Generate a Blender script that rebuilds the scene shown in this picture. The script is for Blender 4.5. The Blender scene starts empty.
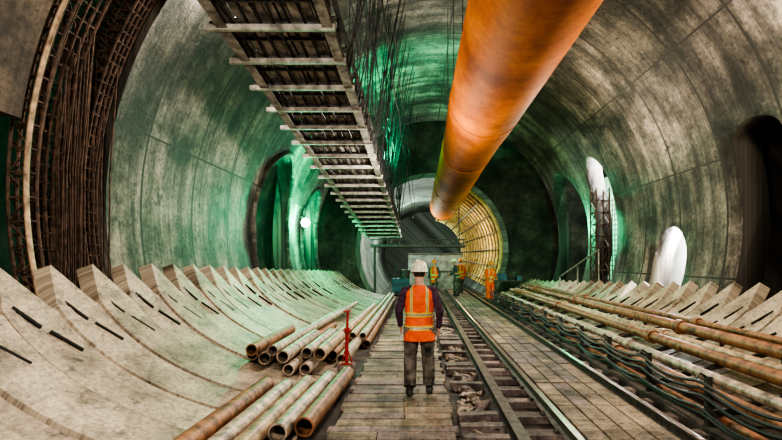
import bpy, bmesh, math, random
from mathutils import Vector, Matrix
from mathutils.bvhtree import BVHTree
random.seed(7)
scene = bpy.context.scene
try:
    scene.view_settings.view_transform = 'AgX'
    scene.view_settings.look = 'AgX - High Contrast'
except Exception as e:
    print(e)
pi = math.pi

# ---------------------------------------------------------------- materials
def newmat(name):
    m = bpy.data.materials.new(name); m.use_nodes = True
    nt = m.node_tree
    return m, nt, nt.nodes, nt.links, nt.nodes['Principled BSDF']

def simple(name, col, rough=0.6, metal=0.0, var=0.25, scale=8.0, bump=0.2, emit=None, estr=0):
    m, nt, N, L, b = newmat(name)
    b.inputs['Roughness'].default_value = rough
    b.inputs['Metallic'].default_value = metal
    tc = N.new('ShaderNodeTexCoord')
    n = N.new('ShaderNodeTexNoise'); n.inputs['Scale'].default_value = scale; n.inputs['Detail'].default_value = 8
    n.inputs['Roughness'].default_value = 0.65
    L.new(tc.outputs['Object'], n.inputs['Vector'])
    r = N.new('ShaderNodeValToRGB')
    r.color_ramp.elements[0].position = 0.35; r.color_ramp.elements[1].position = 0.65
    c0 = [c*(1-var*1.6) if c*(1-var*1.6) > 0 else 0 for c in col]; c1 = [min(1, c*(1+var)) for c in col]
    r.color_ramp.elements[0].color = (*c0, 1); r.color_ramp.elements[1].color = (*c1, 1)
    L.new(n.outputs['Fac'], r.inputs['Fac']); L.new(r.outputs['Color'], b.inputs['Base Color'])
    if bump > 0:
        bp = N.new('ShaderNodeBump'); bp.inputs['Strength'].default_value = bump; bp.inputs['Distance'].default_value = 0.02
        L.new(n.outputs['Fac'], bp.inputs['Height']); L.new(bp.outputs['Normal'], b.inputs['Normal'])
    if emit:
        b.inputs['Emission Color'].default_value = (*emit, 1); b.inputs['Emission Strength'].default_value = estr
    return m

def concrete(name, light, mid, dark, useuv=True, seam_u=0, seam_v=0, streak=0.8, scale=1.0, rough=0.75, bump=0.5, blotch=0.5, stretch=(2.2,0.25,1), spec=.5, lo=.36, hi=.66, cell=0.0, grit=.85, bdist=.05):
    m, nt, N, L, b = newmat(name)
    b.inputs['Specular IOR Level'].default_value = spec
    tc = N.new('ShaderNodeTexCoord'); src = tc.outputs['UV'] if useuv else tc.outputs['Object']
    def noise(sc, det=10, rgh=0.7, mp=None, dist=0):
        n = N.new('ShaderNodeTexNoise'); n.inputs['Scale'].default_value = sc
        n.inputs['Detail'].default_value = det; n.inputs['Roughness'].default_value = rgh
        n.inputs['Distortion'].default_value = dist
        if mp:
            mm = N.new('ShaderNodeMapping'); mm.inputs['Scale'].default_value = mp
            L.new(src, mm.inputs['Vector']); L.new(mm.outputs['Vector'], n.inputs['Vector'])
        else:
            L.new(src, n.inputs['Vector'])
        return n
    def mul(last, nz, p0, p1, c0, fac):
        r_ = N.new('ShaderNodeValToRGB'); r_.color_ramp.elements[0].position=p0; r_.color_ramp.elements[1].position=p1
        r_.color_ramp.elements[0].color=(*c0,1); r_.color_ramp.elements[1].color=(1,1,1,1)
        L.new(nz.outputs['Fac'], r_.inputs['Fac'])
        x_ = N.new('ShaderNodeMixRGB'); x_.blend_type='MULTIPLY'; x_.inputs['Fac'].default_value=fac
        L.new(last, x_.inputs['Color1']); L.new(r_.outputs['Color'], x_.inputs['Color2'])
        return x_.outputs['Color']
    n1 = noise(0.7*scale, 12, 0.7)
    r = N.new('ShaderNodeValToRGB'); cr = r.color_ramp
    cr.elements[0].position = lo; cr.elements[0].color = (*dark, 1)
    cr.elements[1].position = hi; cr.elements[1].color = (*light, 1)
    e = cr.elements.new((lo+hi)/2); e.color = (*mid, 1)
    L.new(n1.outputs['Fac'], r.inputs['Fac'])
    last = r.outputs['Color']
    last = mul(last, noise(0.9*scale, 8, 0.7, mp=stretch), 0.40, 0.60, (1-streak,)*3, 0.85)
    last = mul(last, noise(0.25*scale, 4, 0.6), 0.40, 0.58, (1-blotch,)*3, 1.0)
    if cell:   # cast panels of differing tone
        mm = N.new('ShaderNodeMapping'); mm.inputs['Scale'].default_value=(1/2.05,1/2.6,1); L.new(src,mm.inputs['Vector'])
        fl = N.new('ShaderNodeVectorMath'); fl.operation='FLOOR'; 
        av = N.new('ShaderNodeVectorMath'); av.operation='ADD'; av.inputs[1].default_value=(.5,.5,0); L.new(mm.outputs['Vector'],av.inputs[0])
        L.new(av.outputs[0],fl.inputs[0])
        wn = N.new('ShaderNodeTexWhiteNoise'); wn.noise_dimensions='2D'; L.new(fl.outputs[0],wn.inputs['Vector'])
        mr = N.new('ShaderNodeMapRange'); mr.inputs['To Min'].default_value=1-cell; mr.inputs['To Max'].default_value=1.0
        L.new(wn.outputs['Value'],mr.inputs['Value'])
        xx=N.new('ShaderNodeMixRGB'); xx.blend_type='MULTIPLY'; xx.inputs['Fac'].default_value=1
        L.new(last,xx.inputs['Color1']); L.new(mr.outputs['Result'],xx.inputs['Color2']); last=xx.outputs['Color']
    n3 = noise(10*scale, 10, 0.8)
    last = mul(last, n3, 0.36, 0.56, (0.3,0.29,0.28), grit)
    last = mul(last, noise(4*scale, 4, 0.6, mp=(2.5,0.12,1)), 0.38, 0.47, (0.35,0.34,0.32), 0.6*streak)
    last = mul(last, noise(2.2*scale, 10, 0.8), 0.38, 0.46, (0.12,0.11,0.10), 0.85*grit)
    sep = N.new('ShaderNodeSeparateXYZ'); L.new(src, sep.inputs['Vector'])
    for per, out, w in ((seam_u, 'X', 0.035), (seam_v, 'Y', 0.02)):
        if per:
            d = N.new('ShaderNodeMath'); d.operation = 'PINGPONG'; d.inputs[1].default_value = per/2
            o_ = N.new('ShaderNodeMath'); o_.operation='ADD'; o_.inputs[1].default_value=per/2
            L.new(sep.outputs[out], o_.inputs[0]); L.new(o_.outputs[0], d.inputs[0])
            c = N.new('ShaderNodeMath'); c.operation = 'LESS_THAN'; c.inputs[1].default_value = w
            L.new(d.outputs[0], c.inputs[0])
            mm = N.new('ShaderNodeMixRGB'); mm.inputs['Color2'].default_value = (*[x*0.35 for x in dark], 1)
            L.new(c.outputs[0], mm.inputs['Fac']); L.new(last, mm.inputs['Color1'])
            last = mm.outputs['Color']
    L.new(last, b.inputs['Base Color'])
    b.inputs['Roughness'].default_value = rough
    bp = N.new('ShaderNodeBump'); bp.inputs['Strength'].default_value = bump; bp.inputs['Distance'].default_value = bdist
    ad = N.new('ShaderNodeMath'); ad.operation = 'ADD'; L.new(n1.outputs['Fac'], ad.inputs[0])
    ml = N.new('ShaderNodeMath'); ml.operation = 'MULTIPLY'; ml.inputs[1].default_value = 0.4
    L.new(n3.outputs['Fac'], ml.inputs[0]); L.new(ml.outputs[0], ad.inputs[1])
    L.new(ad.outputs[0], bp.inputs['Height']); L.new(bp.outputs['Normal'], b.inputs['Normal'])
    return m

M_vault = concrete('stained_cast_concrete', (0.80, 0.70, 0.58), (0.39, 0.34, 0.28), (0.075, 0.067, 0.056), seam_u=2.05, seam_v=2.6, streak=0.88, blotch=0.55, rough=.58, cell=.4, bump=1.0, bdist=.15, grit=1.0, lo=.38, hi=.62)
M_seg = concrete('precast_segment_concrete', (0.88, 0.74, 0.55), (0.68, 0.55, 0.40), (0.28, 0.22, 0.155), streak=0.35, scale=1.6, bump=0.35, blotch=.3, stretch=(.5,1.2,1), rough=.5, grit=.9)
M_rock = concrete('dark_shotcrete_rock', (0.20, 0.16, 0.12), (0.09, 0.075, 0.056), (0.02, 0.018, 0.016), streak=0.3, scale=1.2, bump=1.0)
M_rib = concrete('brown_stained_concrete', (0.36, 0.27, 0.18), (0.18, 0.135, 0.09), (0.04, 0.032, 0.024), streak=0.6)
M_bore = concrete('bore_lining_concrete', (0.50, 0.50, 0.45), (0.30, 0.30, 0.27), (0.10, 0.10, 0.09), seam_u=1.4, streak=0.3)
M_ground = concrete('dirty_ground', (0.22, 0.18, 0.14), (0.10, 0.082, 0.064), (0.03, 0.025, 0.02), useuv=False, streak=0.2, scale=2.5, bump=0.8)
M_plank = concrete('weathered_timber', (0.76, 0.58, 0.41), (0.46, 0.35, 0.24), (0.12, 0.09, 0.065), useuv=False, streak=0.5, scale=2.5, bump=0.5, stretch=(.5,3,1), blotch=.4)
M_plank2 = concrete('weathered_timber_grey', (0.60, 0.46, 0.41), (0.35, 0.27, 0.24), (0.10, 0.08, 0.072), useuv=False, streak=0.5, scale=2.5, bump=0.5, stretch=(.5,3,1), blotch=.4)
M_duct = concrete('orange_painted_duct_steel', (0.80, 0.24, 0.02), (0.62, 0.16, 0.012), (0.33, 0.075, 0.008), streak=0.25, scale=0.6, rough=0.72, bump=0.04, blotch=.35, stretch=(.4,1.2,1), spec=.15, grit=.35)
M_flex = simple('rusty_rib_lit_yellow', (0.66, 0.44, 0.15), 0.55, 0, 0.35, 4)  # yellow lamplight on the ribs is put into their rusty colour
M_steel = simple('dark_steel', (0.08, 0.076, 0.07), 0.5, 0.5, 0.5, 12)
M_galv = simple('galvanised_plate', (0.30, 0.28, 0.24), 0.5, 0.3, 0.5, 5)
M_pale = simple('pale_channel', (0.40, 0.37, 0.31), 0.5, 0.2, 0.4, 6)
M_rust = simple('rusty_pipe', (0.29, 0.13, 0.06), 0.5, 0.2, 0.5, 7)
M_pipeg = simple('grey_beige_pipe', (0.46, 0.36, 0.27), 0.45, 0.2, 0.5, 7)
M_pipeb = simple('tan_pipe', (0.46, 0.31, 0.19), 0.45, 0.2, 0.45, 6)
M_stone = simple('rubble_stone', (0.34, 0.27, 0.21), 0.8, 0, 0.5, 9, .5)
M_rail = simple('rail_steel', (0.12, 0.10, 0.085), 0.5, 0.5, 0.4, 10)
M_railtop = simple('polished_rail_head', (0.40, 0.34, 0.30), 0.35, 0.8, 0.2, 10, 0)
M_black = simple('black_rubber', (0.015, 0.015, 0.016), 0.6, 0, 0.3, 10)
M_shade = simple('painted_recess_shade', (0.01, 0.009, 0.008), 0.95, 0, 0.2, 10, 0)  # near-black colour stands in for shade in pockets, gaps and pipe ends
M_rebar = simple('rebar_steel', (0.10, 0.06, 0.04), 0.7, 0.4, 0.5, 10)
M_red = simple('red_painted_steel', (0.42, 0.03, 0.026), 0.45, 0.1, 0.4, 20)
M_orange = simple('hi_vis_orange_fabric', (1.0, 0.11, 0.008), 0.75, 0, 0.16, 7, 0.6)
M_yel = simple('hi_vis_yellow_tape', (0.75, 0.60, 0.07), 0.6, 0, 0.1, 9)
M_silver = simple('reflective_silver_tape', (0.45, 0.38, 0.25), 0.4, 0.2, 0.1, 9)
M_sleeve = simple('dark_purple_sweater', (0.07, 0.032, 0.06), 0.9, 0, 0.4, 20, 0.5)
M_trouser = simple('grey_work_trousers', (0.13, 0.11, 0.09), 0.9, 0, 0.6, 7, 0.9)
M_boot = simple('black_work_boots', (0.02, 0.018, 0.016), 0.5, 0, 0.4, 10)
M_skin = simple('skin', (0.50, 0.27, 0.18), 0.55, 0, 0.12, 10)
M_hair = simple('dark_hair', (0.03, 0.02, 0.015), 0.7, 0, 0.4, 30)
M_helmet = simple('white_helmet_plastic', (0.80, 0.74, 0.56), 0.3, 0, 0.06, 8, 0)
M_helmo = simple('orange_helmet_plastic', (0.8, 0.2, 0.03), 0.35, 0, 0.1, 8, 0)
M_jacket = simple('dark_jacket', (0.05, 0.06, 0.075), 0.85, 0, 0.3, 10)
M_bulk = simple('grey_painted_bulkhead', (0.24, 0.27, 0.24), 0.5, 0.1, 0.35, 3)
M_white = simple('limewashed_concrete', (0.8, 0.8, 0.76), 0.8, 0, 0.1, 3)
M_lampg = simple('green_lamp_glass', (0.5, 1, 0.8), 0.3, 0, 0, 5, 0, (0.35, 1.0, 0.72), 60)
M_blue = simple('faded_blue_crate', (0.05, 0.10, 0.16), 0.6, 0, 0.3, 5)

# ---------------------------------------------------------------- mesh builder
class MB:
    def __init__(s): s.v=[]; s.f=[]; s.m=[]; s.uv=[]
    def add(s, vs, fs, mi=0, uvs=None):
        o=len(s.v); s.v += [tuple(v) for v in vs]
        for f in fs: s.f.append(tuple(i+o for i in f)); s.m.append(mi)
        s.uv += (uvs if uvs else [(v[0], v[1]) for v in vs])
    def box(s, c, size, mi=0, rot=None):
        hx,hy,hz=[a/2 for a in size]; R = rot.to_3x3() if rot else Matrix.Identity(3); c=Vector(c)
        vs=[c+R@Vector((x*hx,y*hy,z*hz)) for x in(-1,1) for y in(-1,1) for z in(-1,1)]
        s.add(vs,[(0,1,3,2),(4,6,7,5),(0,4,5,1),(2,3,7,6),(0,2,6,4),(1,5,7,3)],mi,[(v.x+v.z,v.y) for v in vs])
    def beam(s,a,b,w,h,mi=0):
        a=Vector(a);b=Vector(b);d=(b-a); q=d.to_track_quat('Y','Z').to_matrix()
        s.box((a+b)/2,(w,d.length,h),mi,q)
    def tube(s, pts, r, n=10, mi=0, caps=True, inner=0):
        pts=[Vector(p) for p in pts]; rs = r if isinstance(r,(list,tuple)) else [r]*len(pts)
        vs=[];uv=[]; prev=None; ln=0
        for i,p in enumerate(pts):
            t=(pts[min(i+1,len(pts)-1)]-pts[max(i-1,0)]).normalized()
            if i: ln+=(p-pts[i-1]).length
            up = prev if prev is not None else (Vector((0,0,1)) if abs(t.z)<0.9 else Vector((1,0,0)))
            a=t.cross(up).normalized(); bb=a.cross(t).normalized(); prev=bb
            for k in range(n):
                an=2*pi*k/n; vs.append(p+(a*math.cos(an)+bb*math.sin(an))*rs[i]); uv.append((ln, rs[i]*an))
        fs=[(i*n+k, i*n+(k+1)%n, (i+1)*n+(k+1)%n, (i+1)*n+k) for i in range(len(pts)-1) for k in range(n)]
        if caps:
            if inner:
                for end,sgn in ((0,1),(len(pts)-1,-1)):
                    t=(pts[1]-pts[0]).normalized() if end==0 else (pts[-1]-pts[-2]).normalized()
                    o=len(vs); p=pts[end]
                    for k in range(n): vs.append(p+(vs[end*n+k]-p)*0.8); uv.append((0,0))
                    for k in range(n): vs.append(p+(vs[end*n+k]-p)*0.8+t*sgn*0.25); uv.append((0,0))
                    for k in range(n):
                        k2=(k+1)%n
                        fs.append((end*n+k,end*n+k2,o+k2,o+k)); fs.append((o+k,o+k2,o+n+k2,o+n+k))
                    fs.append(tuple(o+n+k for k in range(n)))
            else:
                fs.append(tuple(range(n))); fs.append(tuple(range((len(pts)-1)*n,len(pts)*n)))
        o=len(s.f); s.add(vs,fs,mi,uv)
        if inner:
            for j in range(o,len(s.f)):
                if len(s.f[j])==n and n>4: s.m[j]=inner  # disc inside the pipe end takes the painted shade colour
    def obj(s, name, mats, smooth=True, parent=None, angle=35):
        me=bpy.data.meshes.new(name); me.from_pydata(s.v,[],s.f)
        for m in mats: me.materials.append(m)
        me.polygons.foreach_set('material_index', s.m)
        ul=me.uv_layers.new(name='UVMap')
        for l in me.loops: ul.data[l.index].uv = s.uv[l.vertex_index]
        bm=bmesh.new(); bm.from_mesh(me); bmesh.ops.recalc_face_normals(bm, faces=bm.faces)
        for e in bm.edges:
            if len(e.link_faces)==2 and e.calc_face_angle(0) > math.radians(angle): e.smooth=False
        for f in bm.faces: f.smooth=smooth
        bm.to_mesh(me); bm.free()
        ob=bpy.data.objects.new(name, me); scene.collection.objects.link(ob)
        if parent: ob.parent=parent
        return ob
def empty(name, loc=(0,0,0), rotz=0):
    e=bpy.data.objects.new(name,None); e.location=loc; e.rotation_euler=(0,0,rotz); scene.collection.objects.link(e); return e

CX, CZ, R = 0.86, 2.75, 5.8

# ---------------------------------------------------------------- vault shell
def shell(name, y0, y1, a0, a1, r0, r1, mat, nth=96, dy=1.0, cx=CX, cz=CZ):
    b=MB(); ny=max(1,int((y1-y0)/dy))
    vs=[];uv=[]
    for j in range(ny+1):
        y=y0+(y1-y0)*j/ny
        for rr in (r0,r1):
            for i in range(nth+1):
                t=math.radians(a0+(a1-a0)*i/nth)
                vs.append((cx+rr*math.cos(t), y, cz+rr*math.sin(t))); uv.append((y, rr*t))
    W=nth+1; S=2*W; fs=[]
    for j in range(ny):
        for i in range(nth):
            a=j*S+i; fs.append((a,a+1,a+S+1,a+S)); a+=W; fs.append((a,a+S,a+S+1,a+1))
        a=j*S; fs.append((a,a+S,a+S+W,a+W)); a=j*S+nth; fs.append((a,a+W,a+S+W,a+S))
    for i in range(nth):
        for j in (0,ny):
            a=j*S+i; fs.append((a,a+W,a+W+1,a+1))
    b.add(vs,fs,0,uv)
    return b.obj(name,[mat])
def archcut(y0,y1,ztop,x0,x1,zb=-0.5,flat=1.1,mat=None):
    n=20; rad=(y1-y0)/2; yc=(y0+y1)/2; h=min(rad*flat, ztop-1.0)
    prof=[(y0,zb)]+[(yc-rad*math.cos(pi*i/n), ztop-h+h*math.sin(pi*i/n)) for i in range(n+1)]+[(y1,zb)]
    vs=[(x0,a,b) for a,b in prof]+[(x1,a,b) for a,b in prof]; k=len(prof)
    fs=[tuple(range(k)),tuple(range(k,2*k))]+[(i,(i+1)%k,k+(i+1)%k,k+i) for i in range(k)]
    b=MB(); b.add(vs,fs); return b.obj('cutter',[mat or M_vault])
def apply_cuts(ob, cuts):
    for c in cuts:
        m=ob.modifiers.new('b','BOOLEAN'); m.operation='DIFFERENCE'; m.object=c; m.solver='EXACT'
        try: m.material_mode='TRANSFER'
        except Exception as ex: print(ex)
    dg=bpy.context.evaluated_depsgraph_get(); dg.update()
    me=bpy.data.meshes.new_from_object(ob.evaluated_get(dg)); ob.modifiers.clear(); ob.data=me
    for c in cuts: bpy.data.objects.remove(c)

vault=shell('wall_tunnel_vault', 8.2, 25.0, -22, 202, R, R+0.55, M_vault)
apply_cuts(vault,[archcut(15.4,19.4,5.4,-9,-1.5), archcut(21.6,24.6,5.0,-9,-1.5),
                  archcut(17.6,19.5,5.5,3.2,10), archcut(12.9,14.7,2.75,4.5,10), archcut(20.6,24.9,5.6,3,10),
                  archcut(9.3,10.75,4.6,4.5,10,flat=.5,mat=M_rock)])  # last cut: dark rock colour on the concrete jamb stands in for shade
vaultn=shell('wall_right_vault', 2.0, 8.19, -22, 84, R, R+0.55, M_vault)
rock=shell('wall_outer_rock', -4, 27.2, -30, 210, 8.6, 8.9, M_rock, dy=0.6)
for nm,(y0,y1,zt) in {'trim_1':(15.4,19.4,5.4),'trim_2':(21.6,24.6,5.0)}.items():
    b=MB(); n=22; rad=(y1-y0)/2; yc=(y0+y1)/2; h=min(rad*1.1,zt-1.0); pts=[]
    zs=[(y0,1.0),(y0,2.0)]+[(yc-rad*math.cos(pi*i/n), zt-h+h*math.sin(pi*i/n)) for i in range(n+1)]+[(y1,2.0),(y1,1.0)]
    for y,z in zs:
        x=CX-math.sqrt(max(0.1,R*R-(z-CZ)**2)); pts.append((x-0.02,y,z))
    b.tube(pts,0.10,8,0); b.obj(nm,[M_vault])

# end wall with bore opening
BX,BZ,BR=.62,2.4,3.7
b=MB(); n=64; vs=[];uv=[]
for rr in (BR,8.8):
    for i in range(n):
        t=2*pi*i/n; cx_=BX if rr<5 else CX; z=(BZ if rr<5 else CZ)+rr*math.sin(t); vs.append((cx_+rr*math.cos(t),27.0,z)); uv.append((vs[-1][0],z))
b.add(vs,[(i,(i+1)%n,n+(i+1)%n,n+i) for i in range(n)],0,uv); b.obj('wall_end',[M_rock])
bore=shell('wall_bore', 26.9, 46, -180, 180, BR, BR+.25, M_bore, nth=72, cx=BX, cz=BZ)
b=MB(); b.box((BX,46,2.5),(9,0.2,9)); b.obj('wall_far',[M_bore])
b=MB()
for i_ in range(16):
    y=27.05+0.62*i_
    pts=[(BX+(BR-.10-.085*i_)*math.cos(math.radians(a)),y,BZ+(BR-.10-.085*i_)*math.sin(math.radians(a))) for a in range(-34,80,4)]
    b.tube(pts,0.085,6,0,caps=True)
for a in range(-30,80,15):
    t=math.radians(a); b.tube([(BX+(BR-.3)*math.cos(t),27,BZ+(BR-.3)*math.sin(t)),(BX+(BR-1.5)*math.cos(t),36.5,BZ+(BR-1.5)*math.sin(t))],.03,6,1)
b.obj('tunnel_support_ribs',[M_flex,M_steel])

# ground
b=MB(); b.box((0.9,20,-0.15),(11,52,0.3)); b.obj('floor',[M_ground])

# ---------------------------------------------------------------- toothed precast lining
LX0,LA,LB=1.9,3.45,2.35
def phi_of(z): return math.acos(max(-1,min(1,1-max(z,.02)/LB)))
def lin_z(x):
    s=min(.999,max(0,(x-LX0)/LA)); return LB*(1-math.sqrt(1-s*s))
def lining(side):
    b=MB(); pitch=0.77; y=2.1
    def P(t,yy,off=0.0):
        nx,nz=LB*math.sin(t),-LA*math.cos(t); l=math.hypot(nx,nz)
        x=LX0+LA*math.sin(t)+off*nx/l; z=LB*(1-math.cos(t))+off*nz/l
        return ((CX-x) if side<0 else (CX+x+0.1), yy, z)
    phi0=math.radians(4); q_=0
    while y<26.5:
        if side<0: zp=1.80-0.028*max(0,y-9)
        else: zp=max(.95,1.46-0.036*max(0,y-9.5))
        zv=zp-0.50
        cols=[(0.022,zv+0.06),(0.05,zv+.09),(0.22,zp-0.02),(0.25,zp),(0.28,zp-0.03),(0.68,zv+.03),(0.738,zv)]
        ns=16; vs=[];uv=[]; jit=random.uniform(-.022,.022)
        for off in (0+jit,0.20):
            for dy,zt in cols:
                pt=phi_of(zt)
                for k in range(ns+1):
                    ph=phi0+(pt-phi0)*k/ns
                    vs.append(P(ph,y+dy,off)); uv.append((y+dy+q_*3.7, 3.6*ph))
        C=len(cols); W=ns+1; S=C*W; fs=[]
        for c in range(C-1):
            for k in range(ns):
                a=c*W+k; fs.append((a,a+1,a+W+1,a+W)); a+=S; fs.append((a,a+W,a+W+1,a+1))
            a=c*W+ns; fs.append((a,a+W,a+W+S,a+S))
            a=c*W; fs.append((a,a+S,a+W+S,a+W))
        for k in range(ns):
            for c in (0,C-1):
                a=c*W+k; fs.append((a,a+1,a+1+S,a+S))
        b.add(vs,fs,0,uv)
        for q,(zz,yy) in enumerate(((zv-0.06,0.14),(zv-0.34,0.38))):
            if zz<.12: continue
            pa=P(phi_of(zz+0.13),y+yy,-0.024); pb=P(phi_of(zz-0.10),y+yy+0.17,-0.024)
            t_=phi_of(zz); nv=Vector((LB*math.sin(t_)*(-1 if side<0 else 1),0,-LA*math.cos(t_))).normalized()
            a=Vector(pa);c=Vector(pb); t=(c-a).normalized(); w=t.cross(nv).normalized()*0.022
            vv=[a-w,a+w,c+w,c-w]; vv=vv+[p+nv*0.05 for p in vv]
            b.add(vv,[(0,1,2,3),(4,5,6,7),(0,1,5,4),(1,2,6,5),(2,3,7,6),(3,0,4,7)],1)  # bolt pockets drawn as raised near-black boxes, their shade painted in
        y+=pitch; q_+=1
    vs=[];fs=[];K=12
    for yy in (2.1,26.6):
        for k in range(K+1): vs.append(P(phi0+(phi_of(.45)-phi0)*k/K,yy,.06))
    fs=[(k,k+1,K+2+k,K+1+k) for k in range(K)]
    b.add(vs,fs,1)  # near-black backing sheet, painted shade behind the panel gaps
    b.obj('precast_lining_left' if side<0 else 'precast_lining_right',[M_seg,M_shade],angle=30)
lining(-1); lining(1)
b=MB(); b.box((-4.6,5.1,0.55),(.25,6,0.2)); b.obj('ledge_left',[M_ground])

# ---------------------------------------------------------------- timber walkway
b=MB(); y=2.6
while y<30:
    w=random.uniform(0.19,0.25); x0=-0.93+random.uniform(-.05,.03); x1=0.36+random.uniform(-.03,.05)
    if random.random()<0.35:
        xm=random.uniform(-0.5,0.1)
        b.box(((x0+xm)/2,y+w/2,0.045+random.uniform(-.006,.006)),(xm-x0-0.01,w-0.022,0.05),random.choice((0,0,1)))
        b.box(((x1+xm)/2,y+w/2,0.045+random.uniform(-.006,.006)),(x1-xm-0.01,w-0.022,0.05),random.choice((0,0,1)))
    else: b.box(((x0+x1)/2,y+w/2,0.045+random.uniform(-.006,.006)),(x1-x0,w-0.022,0.05),random.choice((0,0,1)))
    y+=w
for x in (-0.88,-0.3,0.3): b.box((x,16,0.01),(0.1,27,0.03),1)
b.obj('timber_walkway',[M_plank,M_plank2],smooth=False)

# ---------------------------------------------------------------- railway track
trk=empty('railway_track')
def rail(x,name):
    prof=[(-.06,0),(.06,0),(.06,.012),(.012,.025),(.012,.10),(.034,.108),(.034,.135),(-.034,.135),(-.034,.108),(-.012,.10),(-.012,.025),(-.06,.012)]
    b=MB(); k=len(prof); vs=[(x+a,2,.06+c) for a,c in prof]+[(x+a,30.7,.06+c) for a,c in prof]
    b.add(vs,[tuple(range(k)),tuple(range(k,2*k))]+[(i,(i+1)%k,k+(i+1)%k,k+i) for i in range(k)],0)
    for j in range(len(b.f)):
        if set(b.f[j])=={6,7,6+k,7+k}: b.m[j]=1
    b.obj(name,[M_rail,M_railtop],smooth=False,parent=trk)
rail(1.5,'rail_1'); rail(2.62,'rail_2'); 
b=MB(); y=2.3
while y<30.5:
    b.box((2.02,y,0.03),(1.9+random.uniform(-.1,.0),0.20,0.09),0)
    for x in (1.5,2.62):
        for s_ in (-1,1): b.box((x+s_*0.085,y,0.085),(0.05,0.09,0.03),1)
    y+=0.62
b.obj('sleepers',[M_plank2,M_steel],smooth=False,parent=trk)
b=MB(); y=2.2
while y<30:
    L_=random.uniform(0.9,1.5)
    for i in range(4):
        b.box((1.72+i*0.225,y+L_/2,0.115+random.uniform(-.006,.006)),(0.200,L_-0.04,0.05),random.choice((0,1)))
    y+=L_
b.obj('boards',[M_plank2,M_plank],smooth=False,parent=trk)
b=MB(); b.box((1.0,16,0.05),(0.06,28,0.16),0); b.box((1.0,16,0.14),(0.12,28,0.015),0); b.obj('steel_kerb',[M_rail],smooth=False)
b=MB(); y=2.5
while y<24:
    for _ in range(2):
        x=random.uniform(0.50,0.82); s0=random.uniform(0.06,0.19)
        rot=Matrix.Rotation(random.uniform(0,3),3,'Z')@Matrix.Rotation(random.uniform(-.3,.3),3,'X')
        bm=bmesh.new(); 
        pts=[rot@Vector((random.uniform(-1,1)*s0*.75,random.uniform(-1,1)*s0*.5,random.uniform(-1,1)*s0*.36))+Vector((x,y+random.uniform(0,.1),s0*.25)) for _i in range(12)]
        for p in pts: bm.verts.new(p)
        r_=bmesh.ops.convex_hull(bm,input=bm.verts)
        bm.verts.ensure_lookup_table(); bm.verts.index_update()
        keep=[v for v in bm.verts if v.link_faces]; ix={v:i for i,v in enumerate(keep)}
        b.add([v.co.copy() for v in keep],[tuple(ix[v] for v in f.verts) for f in bm.faces],random.choice((0,0,1))); bm.free()
    if random.random()<0.22: b.box((0.66,y,0.06),(0.46,0.14,0.10),1,Matrix.Rotation(random.uniform(-.2,.2),3,'Z'))
    y+=random.uniform(0.06,0.13)
b.obj('rubble_strip',[M_stone,M_plank2],smooth=False)

# ---------------------------------------------------------------- left pipe pile
b=MB()
fg=[(-1.15,5.35,7.9,.105,0),(-1.37,5.15,7.6,.10,1),(-1.60,3.6,7.2,.10,2),(-1.82,3.5,6.9,.095,1),(-2.05,3.5,6.8,.10,0)]
for i,(x,y0,y1,r_,mi) in enumerate(fg):
    z=lin_z(CX-x)+r_*1.08+.03
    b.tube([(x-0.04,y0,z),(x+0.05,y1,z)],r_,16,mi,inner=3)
b.obj('steel_pipe_bundle',[M_rust,M_pipeg,M_pipeb,M_shade])
b=MB()
for row,(xs,zb) in enumerate([([-1.35,-1.56,-1.77,-1.98,-2.2,-2.42,-2.62],0.0),([-1.62,-1.84,-2.06,-2.30,-2.52],0.17)]):
    for x in xs:
        r_=random.uniform(0.085,0.105)
        z=lin_z(CX-x)+r_*1.12+.02+zb
        y0=8.05+random.uniform(-.35,.5)+(0.9 if x>-1.6 else 0); y1=y0+random.choice((2.4,4.2,6.5,9.0))
        drift=random.uniform(0.0,0.05)*(y1-y0) if row else random.uniform(0,0.02)*(y1-y0)
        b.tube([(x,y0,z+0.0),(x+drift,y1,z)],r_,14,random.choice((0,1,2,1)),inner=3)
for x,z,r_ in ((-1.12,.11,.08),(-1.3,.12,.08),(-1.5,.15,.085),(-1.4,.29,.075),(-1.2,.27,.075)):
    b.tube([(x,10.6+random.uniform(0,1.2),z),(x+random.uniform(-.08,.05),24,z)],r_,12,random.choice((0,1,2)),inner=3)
b.obj('steel_pipe_pile',[M_rust,M_pipeg,M_pipeb,M_shade])
b=MB(); px,py=-1.17,8.3
b.box((px,py,0.02+0.2),(0.20,0.20,0.02)); b.tube([(px,py,.22),(px+.01,py,.75)],.028,12); b.tube([(px+.01,py,.72),(px+.02,py,1.04)],.020,12)
b.tube([(px+.01,py,.70),(px+.01,py,.78)],.045,12); b.box((px+.02,py,1.05),(0.12,0.12,0.02)); b.tube([(px-.06,py,.74),(px+.08,py,.74)],.012,8)
b.tube([(px-.08,py+.03,.22),(px,py,.5)],.012,8); b.tube([(px+.08,py+.03,.22),(px,py,.5)],.012,8)
b.box((px,py,.12),(0.26,0.26,0.18),1)
b.obj('red_screw_prop',[M_red,M_plank2])

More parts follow.
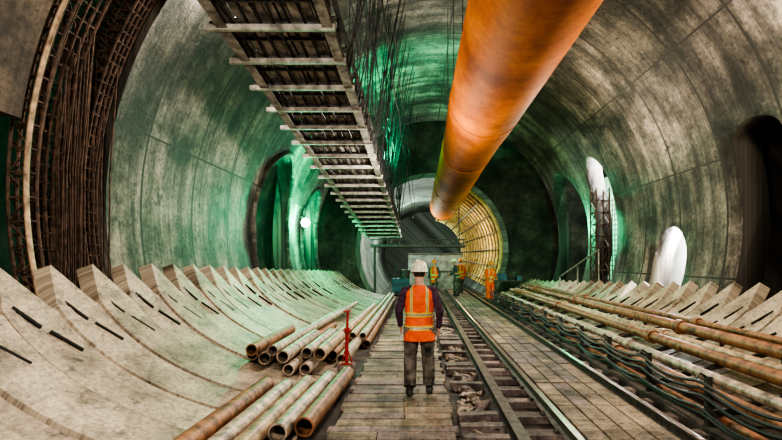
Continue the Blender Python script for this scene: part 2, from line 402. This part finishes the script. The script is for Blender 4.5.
# ---------------------------------------------------------------- right pipe rack
rk=empty('pipe_rack')
b=MB()
for x,z,r_,mi in ((3.35,.33,.07,0),(3.58,.42,.07,1),(3.95,.56,.085,0),(4.16,.60,.06,2),(4.45,.72,.09,0),(4.72,.80,.05,0),(3.2,.16,.05,0)):
    y=3.0; 
    while y<22:
        ye=min(y+5.9,22.6); b.tube([(x,y,z),(x,ye,z)],r_,14,mi)
        if ye<22.5: b.tube([(x,y+5.8,z),(x,y+6.0,z)],r_+.03,14,mi)
        y+=6
b.obj('pipes',[M_rust,M_pipeg,M_pipeb],parent=rk)
b=MB(); y=4.1
while y<22.6:
    b.box((3.07,y,.31),(.06,.06,.62)); b.box((4.9,y,.55),(.06,.06,.5))
    b.beam((3.05,y,.20),(4.9,y,.66),.06,.06); b.box((3.25,y,.24),(.4,.05,.05))
    b.tube([(3.07,y,.6),(2.98,y,.66),(2.94,y,.60)],.015,6)
    y+=1.45
b.obj('brackets',[M_steel],parent=rk)
b=MB()
for off,zz in ((0,.58),(.03,.50),(.02,.42),(0,.30),(.06,.22)):
    pts=[]; y=3.0
    while y<22.5:
        ph=((y-4.1)%1.45)/1.45; pts.append((2.97+off+.02*math.sin(y*3+zz*9),y,zz-0.08*4*ph*(1-ph)*(0.6+.6*zz)))
        y+=.145
    b.tube(pts,.018,6)
b.obj('cables',[M_black],parent=rk)
b=MB(); b.box((3.35,14,.03),(.75,22,.14)); b.obj('kerb_block',[M_ground],smooth=False,parent=rk)

# ---------------------------------------------------------------- ventilation duct
dx,dz,dr=1.66,5.80,.92
duct=empty('ventilation_duct')
def dpt(y):
    t=max(0,(y-15)/12); t=min(t,1.0); s=t*t*(3-2*t)
    return Vector((dx-.40*s, y, dz-1.05*s))
b=MB(); pts=[dpt(2.5+i*.5) for i in range(53)]
b.tube(pts,[dr-.20*min(1,max(0,(p.y-14)/12)) for p in pts],56,0)
for y in (12.9,17.7,22.5,28.2):
    p=dpt(y); b.tube([(p.x,y-.05,p.z),(p.x,y+.05,p.z)],dr+.014-.20*min(1,max(0,(y-14)/12)),56,0)
b.obj('duct_pipe',[M_duct,M_rust],parent=duct,angle=60)
b=MB()
for y in [4.2+2.4*i for i in range(5)]:
    for s_ in (-1,1):
        x=dx+s_*(dr+.005); zt=CZ+math.sqrt(R*R-(x-CX)**2)-.01; b.tube([(x,y,dz),(x,y,zt)],.012,6)
b.obj('hanger_straps',[M_steel],parent=duct)

# ---------------------------------------------------------------- overhead conveyor
cv=empty('overhead_conveyor')
def cpt(y): 
    return (-1.98+(y-7.4)*0.0172, 5.06-(y-7.4)*0.119)
hw=.72
b=MB(); Y0,Y1=4.2,25
def bm_(xo,zo,w,h,mi):
    x0,z0=cpt(Y0);x1,z1=cpt(Y1); b.beam((x0+xo,Y0,z0+zo),(x1+xo,Y1,z1+zo),w,h,mi)
for s_ in (-1,1):
    bm_(s_*hw,.06,.08,.20,0); bm_(s_*hw,.62,.06,.08,0); bm_(s_*hw,-.05,.14,.02,1)
for i in range(9): bm_(-hw+.10+i*.155,.08+.02*(i%2),.13,.03,2 if i%3 else 1)
for i in range(6): bm_(-.5+i*.2,.30,.06,.05,0)
b.obj('longitudinal_beams',[M_steel,M_galv,M_galv],parent=cv,smooth=False)
b=MB(); y=Y0+.2; i=0
while y<Y1:
    x,z=cpt(y)
    b.box((x-.08,y,z-.04),(1.80,.07,.08),1); b.box((x-.06,y+.06,z-.0),(1.74,.03,.14),0)
    b.box((x-.1,y+.45,z+.0),(1.5,.04,.05),0)
    for s_ in (-1,1):
        b.box((x+s_*(hw+.0),y,z+.33),(.06,.08,.60),0)
        b.beam((x+s_*hw,y,z+.05),(x+s_*hw,y+.85,z+.5),.03,.04,0)
    b.box((x,y,z+.62),(1.5,.06,.06),0)
    b.tube([(x-.7,y,z+.42),(x+.7,y,z+.42)],.05,10,0)
    y+=.92; i+=1
b.obj('cross_ribs',[M_steel,M_pale],parent=cv,smooth=False)
b=MB()
x0,z0=cpt(Y0);x1,z1=cpt(Y1)
b.beam((x0,Y0,z0+.48),(x1,Y1,z1+.48),1.1,.015,0); b.obj('belt',[M_black],parent=cv)
b=MB()
for q in range(7):
    xo=-.6+q*.2
    pts=[(cpt(Y0+j*.5)[0]+xo+.02*math.sin(j*1.3+q),Y0+j*.5,cpt(Y0+j*.5)[1]+.04+.015*math.sin(j*.9+q*2)) for j in range(42)]
    b.tube(pts,.018,6)
b.obj('cable_runs',[M_black],parent=cv)
b=MB(); 
b.box((-.1,25.3,2.55),(4.6,.25,.12)); b.box((-.1,25.3,2.85),(4.6,.05,.05)); b.box((-.1,25.7,2.5),(4.6,.8,.05))
for i in range(11): b.box((-2.3+i*.44,25.2,2.7),(.04,.04,.35))
for x in (-1.6,-1.0,1.9):
    b.tube([(x,25.4,2.6),(x,25.4,4.9+.0*x)],.03,6)
b.tube([(-2.2,25.4,2.5),(-2.2,25.4,.25)],.06,8); 
b.obj('gantry_beam',[M_steel],smooth=False)

b=MB(); y=8.6
while y<24.5:
    x,z=cpt(y)
    for s_ in (-1,1):
        for q in range(2):
            xt=x+s_*hw+random.uniform(-.1,.9 if s_>0 else .3); yt=y+random.uniform(-.3,.6)
            zt=CZ+math.sqrt(max(.1,R*R-(xt-CX)**2))-.01
            if s_>0 or q==0: b.tube([(x+s_*hw,y,z+.1),(xt,yt,zt)],.011,5)
    y+=.42
for q in range(10):
    xo=random.uniform(-.2,1.1); pts=[]
    for j in range(40):
        yy=9+j*.4; x,z=cpt(yy); fr=((yy+q*1.1)%3.2)/3.2
        pts.append((x+hw+xo*.8,yy,z+1.1+q*.22-.9*4*fr*(1-fr)*.35))
    b.tube(pts,.010,5)
b.obj('suspension_cables',[M_black])

# ---------------------------------------------------------------- rebar cages
def lattice(b,y0,y1,ra,rb,a0,a1,nb=3,step=2.2,r_=.016):
    for yy in [y0+(y1-y0)*i/max(1,nb-1) for i in range(nb)]:
        for rr in (ra,rb):
            b.tube([(CX+rr*math.cos(math.radians(a0+(a1-a0)*i/40)),yy,CZ+rr*math.sin(math.radians(a0+(a1-a0)*i/40))) for i in range(41)],r_*1.3,6)
    a=a0; k=0
    while a<a1:
        t=math.radians(a);t2=math.radians(a+step)
        P=lambda rr,tt,yy:(CX+rr*math.cos(tt),yy,CZ+rr*math.sin(tt))
        for rr in (ra,rb): b.tube([P(rr,t,y0),P(rr,t,y1)],r_*.8,5)
        for yy in (y0,y1): b.tube([P(ra,t,yy),P(rb,t,yy)],r_*.8,5); b.tube([P(ra if k%2 else rb,t,yy),P(rb if k%2 else ra,t2,yy)],r_*.7,5)
        a+=step; k+=1
b=MB(); lattice(b,7.0,7.45,6.0,6.4,108,200,4); lattice(b,7.8,8.12,5.9,6.3,108,200,4,1.6)
for i in range(60):
    x=-5.15+random.uniform(-.4,.35); yy=random.uniform(7.2,8.1); t=random.uniform(-.14,.14)
    b.tube([(x,yy,.7),(x+t*.4,yy,3.2),(x+t+.12,yy,random.uniform(4.2,5.6))],.013,5)
b.obj('rebar_cage',[M_rebar])
b=MB(); lattice(b,6.5,6.65,5.75,6.0,112,196,2,3,.016)
b.obj('lattice_girder',[M_rebar])
b=MB(); rr=5.62
b.tube([(CX+rr*math.cos(math.radians(a)),6.3,CZ+rr*math.sin(math.radians(a))) for a in range(120,196,2)],.03,8); b.obj('orange_hose',[M_pipeb])
rib=shell('concrete_rib', 5.4, 6.15, 112, 172, 5.62, 6.2, M_rib, nth=40, dy=.3)
b=MB(); tx0,tx1,ty0,ty1=6.05,6.5,17.9,18.5
for x in (tx0,tx1):
    for y in (ty0,ty1): b.tube([(x,y,.25),(x,y,4.35)],.028,6)
z=.3; k=0
while z<4.3:
    for (xa,ya,xb,yb) in ((tx0,ty0,tx1,ty0),(tx1,ty0,tx1,ty1),(tx1,ty1,tx0,ty1),(tx0,ty1,tx0,ty0)):
        b.tube([(xa,ya,z),(xb,yb,z)],.02,5)
        b.tube([(xa,ya,z if k%2 else z+.4),(xb,yb,z+.4 if k%2 else z)],.016,5)
    z+=.4; k+=1
b.obj('lattice_scaffold_tower',[M_rebar])
b=MB()
for i in range(12): b.tube([(7.3,17.7+i*.26,.8),(7.3,17.7+i*.26,4.2)],.02,5)
for i in range(18): b.tube([(7.3,17.6,.9+i*.19),(7.3,20.8,.9+i*.19)],.016,5)
b.obj('rebar_mesh',[M_rebar])
b=MB(); b.box((8.1,21.0,2.6),(.3,3.2,5.6)); b.box((8.1,15.6,1.9),(.3,3.2,4.2)); b.obj('wall_passage',[M_white],smooth=False)
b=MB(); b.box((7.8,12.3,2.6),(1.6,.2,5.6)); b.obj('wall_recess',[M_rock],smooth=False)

# ---------------------------------------------------------------- bulkhead & far plant
b=MB(); b.box((.9,31,1.1),(3.2,.15,2.2),0)
for i in range(16): b.box((-.6+i*.2,30.9,1.1),(.06,.08,2.15),0)
b.box((.9,30.88,2.22),(3.3,.2,.08),1); b.box((.9,30.86,1.2),(3.3,.1,.06),1)
b.obj('steel_bulkhead',[M_bulk,M_steel],smooth=False)
# small grout pump on skids beside the walkway end
b=MB(); gx,gy=-.9,27.5
b.box((gx,gy,.12),(1.3,1.6,.12),0); b.box((gx-.1,gy,.55),(.9,1.2,.7),1); b.tube([(gx+.1,gy-.3,.9),(gx+.1,gy-.3,1.35)],.28,14,0)
b.tube([(gx-.35,gy-.55,.9),(gx-.35,gy-.55,1.6)],.05,8,0); b.tube([(gx+.5,gy-.7,.35),(gx+.5,gy+.6,.35)],.14,12,0)
b.obj('grout_pump',[M_steel,M_blue])
def workbench(x,y,w):
    b=MB(); b.box((x,y,.9),(w,.7,.06),0)
    for sx in(-1,1):
        for sy in(-1,1): b.box((x+sx*(w/2-.06),y+sy*.3,.45),(.06,.06,.9),0)
    b.box((x-.3,y,1.08),(.5,.4,.3),1); b.tube([(x+.3,y,.93),(x+.3,y,1.3)],.1,10,0); b.box((x+.5,y-.1,1.02),(.2,.3,.18),1)
    b.obj('workbench',[M_steel,M_blue],smooth=False)
workbench(4.1,24.4,1.3)
b=MB()
b.tube([(5.5,20.5,1.2),(5.9,17.2,2.2)],.03,8); b.tube([(5.5,20.5,.5),(5.5,20.5,1.2)],.03,8); b.tube([(5.9,17.2,.7),(5.9,17.2,2.2)],.03,8); b.tube([(5.7,18.85,.6),(5.7,18.85,1.7)],.03,8)
b.obj('handrail',[M_galv])

# ---------------------------------------------------------------- people
def ring_loft(rings,n=20):
    vs=[];fs=[]
    k=len(rings)
    for i,(c,rx,ry) in enumerate(rings):
        c=Vector(c); a=Vector(rings[max(i-1,0)][0]); d=Vector(rings[min(i+1,k-1)][0]); t=(d-a).normalized()
        if abs(t.z)>0.5:
            ux=(Vector((1,0,0))-t*t.x).normalized(); uy=t.cross(ux).normalized()
        else:
            ux=(Vector((1,0,0))-t*t.x); ux=ux.normalized() if ux.length>.1 else Vector((0,0,1)); uy=t.cross(ux).normalized()
        for j in range(n):
            an=2*pi*j/n; vs.append(c+ux*math.cos(an)*rx+uy*math.sin(an)*ry)
    for i in range(k-1):
        for j in range(n): fs.append((i*n+j,i*n+(j+1)%n,(i+1)*n+(j+1)%n,(i+1)*n+j))
    fs.append(tuple(range(n))); fs.append(tuple(range((k-1)*n,k*n)))
    return vs,fs
def blob(c,rx,ry,rz,n=9):
    rings=[]
    for i in range(n+1):
        t=-pi/2+pi*i/n; q=max(.08,math.cos(t)); rings.append(((c[0],c[1],c[2]+rz*math.sin(t)),rx*q,ry*q))
    return ring_loft(rings,16)
def person(loc, rotz, J, cols, voxel=.008, helmet=M_helmet, scale=1.0, vest=True):
    parts=[]
    def add(vf,l): parts.append((vf[0],vf[1],l))
    ln=J.get('lean',0.0)
    def W(p):
        x,y,z=p
        if z>.95: dz_=z-.95; return (x, y+math.sin(ln)*dz_, .95+math.cos(ln)*dz_)
        return p
    T=[((0,0,.74),.215,.160),((0,0,.80),.208,.155),((0,-.005,.92),.195,.142),((0,0,1.05),.185,.128),((0,.0,1.2),.198,.13),((0,0,1.33),.21,.13),((0,-.005,1.41),.20,.115),((0,-.01,1.455),.13,.09),((0,-.01,1.48),.08,.07)]
    add(ring_loft([(W(c),a,b_) for c,a,b_ in T],28),'torso')
    add(ring_loft([((0,0,.86),.165,.12),((0,0,.98),.155,.115),((0,0,1.1),.14,.1)]),'leg')
    add(ring_loft([(W((0,-.01,1.44)),.062,.065),(W((0,.0,1.52)),.056,.06),(W((0,.012,1.58)),.056,.062)]),'skin')
    hz=1.645
    hc=W((0,.02,hz)); hx,hy,hh=hc
    add(ring_loft([((hx,hy+.045,hh-.115),.028,.028),((hx,hy+.035,hh-.095),.05,.055),((hx,hy+.018,hh-.06),.064,.08),((hx,hy+.008,hh-.01),.074,.092),((hx,hy,hh+.04),.077,.098),((hx,hy-.003,hh+.08),.066,.085),((hx,hy-.003,hh+.105),.04,.055)],24),'head')
    add(ring_loft([((hx,hy+.095,hh-.035),.017,.016),((hx,hy+.098,hh-.02),.013,.013),((hx,hy+.092,hh+.01),.008,.008)],10),'skin')
    add(ring_loft([((hx-.022,hy+.083,hh-.062),.004,.006),((hx,hy+.09,hh-.062),.006,.008),((hx+.022,hy+.083,hh-.062),.004,.006)],8),'skin')
    for s_ in(-1,1):
        add(blob((hx+s_*.077,hy-.005,hh-.015),.010,.02,.032,6),'skin')
        add(blob((hx+s_*.03,hy+.088,hh+.008),.013,.008,.008,6),'hair')
    for side in ('L','R'):
        s_=-1 if side=='L' else 1
        hip=Vector((s_*.10,0,.93)); kn=Vector(J['kn'+side]); an=Vector(J['an'+side])
        mid=hip.lerp(kn,.45)
        rgs=[(hip,.110,.12),(mid,.106,.112),(kn.lerp(hip,.12),.092,.098),(kn,.084,.092),(kn.lerp(an,.25)+Vector((0,-.012,0)),.090,.092),(kn.lerp(an,.5),.080,.085),(kn.lerp(an,.72),.086,.09),(kn.lerp(an,.85),.078,.082),(an+Vector((0,0,.03)),.086,.092)]
        add(ring_loft([(tuple(c),a,b_) for c,a,b_ in rgs]),'leg')
        pitch=J.get('ft'+side,0.0)
        fwd=Vector((s_*.15,math.cos(pitch),math.sin(pitch))).normalized()
        base=an+Vector((0,0,-.045))
        add(ring_loft([(tuple(an+Vector((0,0,.10))),.05,.055),(tuple(an),.048,.055),(tuple(an+Vector((0,-.01,-.05))),.045,.055),(tuple(an+Vector((0,-.01,-.085))),.043,.052)]),'boot')
        add(ring_loft([(tuple(base-fwd*.085+Vector((0,0,.01))),.034,.04),(tuple(base-fwd*.03),.042,.046),(tuple(base+fwd*.07+Vector((0,0,-.008))),.048,.034),(tuple(base+fwd*.14+Vector((0,0,-.012))),.046,.028),(tuple(base+fwd*.185+Vector((0,0,-.016))),.03,.02)]),'boot')
        sh=Vector(W((s_*.185,-.005,1.405))); el=Vector(J['el'+side]); wr=Vector(J['wr'+side])
        neck_s=Vector(W((s_*.09,-.005,1.42)))
        rgs=[(neck_s,.06,.06),(sh,.068,.072),(sh.lerp(el,.3),.064,.067),(sh.lerp(el,.8),.053,.056),(el,.052,.054),(el.lerp(wr,.3),.050,.05),(el.lerp(wr,.85),.038,.038),(wr,.038,.038)]
        add(ring_loft([(tuple(c),a,b_) for c,a,b_ in rgs]),'arm')
        d=(wr-el).normalized(); inw=Vector((-s_,0,0)); inw=(inw-d*inw.dot(d)).normalized(); wid=d.cross(inw).normalized()
        if wid.y<0: wid=-wid
        pc=wr+d*.0
        def frame_box(p,dd,hw_,ht_): 
            return [p+wid*hw_+inw*ht_,p+wid*hw_-inw*ht_,p-wid*hw_-inw*ht_,p-wid*hw_+inw*ht_]
        vs=frame_box(pc-d*.01,d,.024,.018)+frame_box(pc+d*.04,d,.04,.016)+frame_box(pc+d*.09,d,.040,.013)
        add((vs,[(0,1,2,3),(8,9,10,11)]+[(i*4+j,i*4+(j+1)%4,i*4+4+(j+1)%4,i*4+4+j) for i in range(2) for j in range(4)]),'skin')
        for q,lf in enumerate((.066,.076,.071,.055)):
            o=pc+d*.08+wid*(.030-.020*q); p1=o+d*lf*.5+inw*.006; p2=p1+(d*.85+inw*.5)*lf*.35; p3=p2+(d*.55+inw*.8)*lf*.3
            add(ring_loft([(tuple(o),.0095,.0095),(tuple(p1),.009,.009),(tuple(p2),.0085,.0085),(tuple(p3),.007,.007)],8),'skin')
        o=pc+d*.025+wid*.026; p1=o+d*.03+wid*.026+inw*.008; p2=p1+d*.03+wid*.008+inw*.01
        add(ring_loft([(tuple(o),.014,.014),(tuple(p1),.011,.011),(tuple(p2),.009,.009)],8),'skin')
    allv=[];allf=[];
    trees=[]
    for v,f,l in parts:
        v=[Vector(p) for p in v]; o=len(allv); allv+=[tuple(p) for p in v]; allf+=[tuple(i+o for i in q) for q in f]
        trees.append((BVHTree.FromPolygons([tuple(p) for p in v],f),l))
    me=bpy.data.meshes.new('src'); me.from_pydata(allv,[],allf)
    bm=bmesh.new(); bm.from_mesh(me); bmesh.ops.recalc_face_normals(bm,faces=bm.faces); bm.to_mesh(me); bm.free()
    tmp=bpy.data.objects.new('src',me); scene.collection.objects.link(tmp)
    md=tmp.modifiers.new('r','REMESH'); md.mode='VOXEL'; md.voxel_size=voxel
    ms=tmp.modifiers.new('s','SMOOTH'); ms.factor=.5; ms.iterations=2
    dg=bpy.context.evaluated_depsgraph_get(); dg.update()
    body=bpy.data.meshes.new_from_object(tmp.evaluated_get(dg)); bpy.data.objects.remove(tmp)
    keys=['torso','arm','leg','boot','skin','hair','yel','silver']
    body.materials.clear()
    for k_ in keys: body.materials.append(cols[k_])
    for p in body.polygons:
        c=p.center; best=1e9; lab='torso'
        for tr,l in trees:
            r_=tr.find_nearest(c,best)
            if r_[0] is not None and r_[3]<best: best=r_[3]; lab=l
        if lab=='head': lab='hair' if (c.y<hy-.0 and c.z>hh-.05) or c.z>hh+.06 else 'skin'
        if lab=='torso' and vest:
            z=c.z; ax=abs(c.x)
            if .885<z<.945 : lab='silver' if .90<z<.93 else 'yel'
            elif 1.06<z<1.12: lab='silver' if 1.075<z<1.105 else 'yel'
            elif z>1.12 and .085<ax<.125: lab='silver' if .095<ax<.115 else 'yel'
        p.material_index=keys.index(lab); p.use_smooth=True
    e=empty('construction_worker',loc,rotz); e.scale=(scale,)*3
    bo=bpy.data.objects.new('body',body); scene.collection.objects.link(bo); bo.parent=e
    tx=bpy.data.textures.new('folds','CLOUDS'); tx.noise_scale=.09
    dm=bo.modifiers.new('folds','DISPLACE'); dm.texture=tx; dm.strength=.022; dm.mid_level=.5
    vg=bo.vertex_groups.new(name='cloth'); cl=set()
    for p in body.polygons:
        if p.material_index in (0,1,2,6,7): cl.update(p.vertices)
    vg.add(list(cl),1.0,'REPLACE'); dm.vertex_group='cloth'
    b=MB(); n=28; prof=[(1.28,-.004,1),(1.30,.004,1),(1.06,.016,0),(1.04,.05,0),(.97,.085,0),(.82,.115,0),(.58,.138,0),(.3,.149,0),(.03,.152,0)]
    rx,ry=.102,.126; vs=[]
    for (q,z,br) in prof:
        for j in range(n):
            an_=2*pi*j/n
            qq=q
            if br: qq=1.09+(q-1.09)*(max(0,math.sin(an_))**1.5*.9+.25)
            vs.append((hx+rx*qq*math.cos(an_),hy+ry*qq*math.sin(an_),hh+.02+z))
    b.add(vs,[(i*n+j,i*n+(j+1)%n,(i+1)*n+(j+1)%n,(i+1)*n+j) for i in range(len(prof)-1) for j in range(n)]+[tuple(range((len(prof)-1)*n,len(prof)*n)),tuple(range(n))])
    for xo in (-.03,0,.03):
        pts=[]
        for i in range(11):
            t=math.radians(25+130*i/10); pts.append((hx+xo,hy-ry*.98*math.cos(t),hh+.02+.004+.150*math.sin(t)*(1-abs(xo)*1.5)))
        b.tube(pts,.008,6)
    b.tube([(hx-.09,hy-.02,hh+.03),(hx-.07,hy+.02,hh-.07),(hx,hy+.045,hh-.122),(hx+.07,hy+.02,hh-.07),(hx+.09,hy-.02,hh+.03)],.004,5)
    b.obj('safety_helmet',[helmet],parent=e,angle=60)
    return e
base=dict(torso=M_orange,arm=M_sleeve,leg=M_trouser,boot=M_boot,skin=M_skin,hair=M_hair,yel=M_yel,silver=M_silver)
walk=dict(knL=(-.12,.055,.52),anL=(-.125,-.06,.10),knR=(.12,.075,.52),anR=(.135,.09,.10),
          elL=(-.275,-.05,1.14),wrL=(-.255,.08,.93),elR=(.275,-.06,1.14),wrR=(.265,.05,.91))
person((-.01,6.9,.07),0,walk,base,.007,scale=.985)
osuit=dict(base,arm=M_orange,leg=M_orange,torso=M_orange)
p2=dict(walk,lean=.15,elR=(.24,.12,1.16),wrR=(.18,.34,1.05),elL=(-.26,.05,1.16),wrL=(-.22,.28,1.02))
person((3.12,23.4,.0),math.radians(200),p2,osuit,.014,helmet=M_helmo)
dk=dict(base,arm=M_jacket,torso=M_jacket)
person((.66,24.2,.07),math.radians(150),walk,dict(base,arm=M_jacket),.014,helmet=M_helmo)
person((1.72,24.6,.14),math.radians(80),p2,dk,.014,helmet=M_helmet)
person((2.1,27.0,.14),math.radians(30),walk,dict(base,arm=M_orange),.014,helmet=M_helmo)

# ---------------------------------------------------------------- lamps
def lamp(loc,col,en,rad=.12,vis=None,name='work_lamp',aim=None,spot=None,blend=.6):
    l=bpy.data.lights.new(name+'_light','SPOT' if spot else 'POINT'); l.color=col; l.energy=en; l.shadow_soft_size=rad
    o=bpy.data.objects.new('light_source',l); scene.collection.objects.link(o)
    e=empty(name,loc); o.parent=e
    if spot:
        l.spot_size=math.radians(spot); l.spot_blend=blend
        o.rotation_euler=(Vector(aim)-Vector(loc)).to_track_quat('-Z','Y').to_euler()
    if vis:
        b=MB(); vs,fs=blob((0,0,0),.17,.17,.17,8); b.add(vs,fs,0)
        b.obj('glass',[vis],parent=e)
        b=MB(); b.tube([(0,.0,.16),(0,.0,.22)],.08,12); b.tube([(-.0,0,.21),(-.25,0,.21)],.02,8)
        b.obj('bracket',[M_steel],parent=e)
        o.location=(.22,-.22,0)
    return e
G=(.04,1.0,.42)
lamp((-4.5,20.5,3.33),G,800,.1,M_lampg,'green_lamp')
lamp((-1.3,16.5,5.1),G,2600,.15,None,'green_flood',aim=(-.3,19.5,9.5),spot=120)
lamp((-2.6,18.4,4.3),G,900,.15,None,'green_flood',aim=(-5,19,5.2),spot=110)
lamp((6.3,21.5,3.2),G,300,.15,None,'green_flood')
lamp((-6.3,17.0,3.5),G,300,.15,None,'green_flood')
lamp((-5.6,24.0,3.5),G,300,.15,None,'green_flood')
WW=(1.0,.91,.79)  # white and warm fills below: unseen, no fixtures, added to brighten the tunnel
lamp((-1.0,.2,4.3),WW,1450,.35,None,'unseen_fill')
lamp((-3.2,8.6,6.7),WW,620,.2,None,'unseen_fill')
lamp((5.2,7.0,5.2),(1.0,.88,.70),760,.2,None,'unseen_fill')
lamp((4.3,14.0,5.2),(1.0,.86,.66),330,.2,None,'unseen_fill')
lamp((-.2,12.5,3.8),WW,600,.2,None,'unseen_fill')
lamp((-6.9,5.0,5.0),(1.0,.8,.55),120,.2,None,'unseen_fill')
lamp((7.0,18.9,4.8),(1,1,.97),900,.15,None,'passage_flood')
lamp((7.3,14.4,2.3),(1,1,.97),600,.15,None,'passage_flood')
lamp((2.6,28.3,2.9),(1.0,.80,.45),150,.15,None,'bore_light')
lamp((-.4,27.5,3.3),(.92,1,.92),380,.15,None,'bore_light')
lamp((-.6,36,3.6),(.75,1,.85),900,.2,None,'bore_light')  # unseen light added to brighten the dark far end of the bore

w=bpy.data.worlds.new('World'); scene.world=w; w.use_nodes=True
w.node_tree.nodes['Background'].inputs[0].default_value=(.85,.82,.8,1); w.node_tree.nodes['Background'].inputs[1].default_value=.35

# ---------------------------------------------------------------- camera
cam=bpy.data.cameras.new('Camera'); co=bpy.data.objects.new('Camera',cam); scene.collection.objects.link(co)
co.location=(0,0,1.86); co.rotation_euler=(pi/2,0,0); cam.lens=24; cam.sensor_width=36
cam.shift_x=-29/782; cam.shift_y=40/782; cam.clip_end=200
scene.camera=co
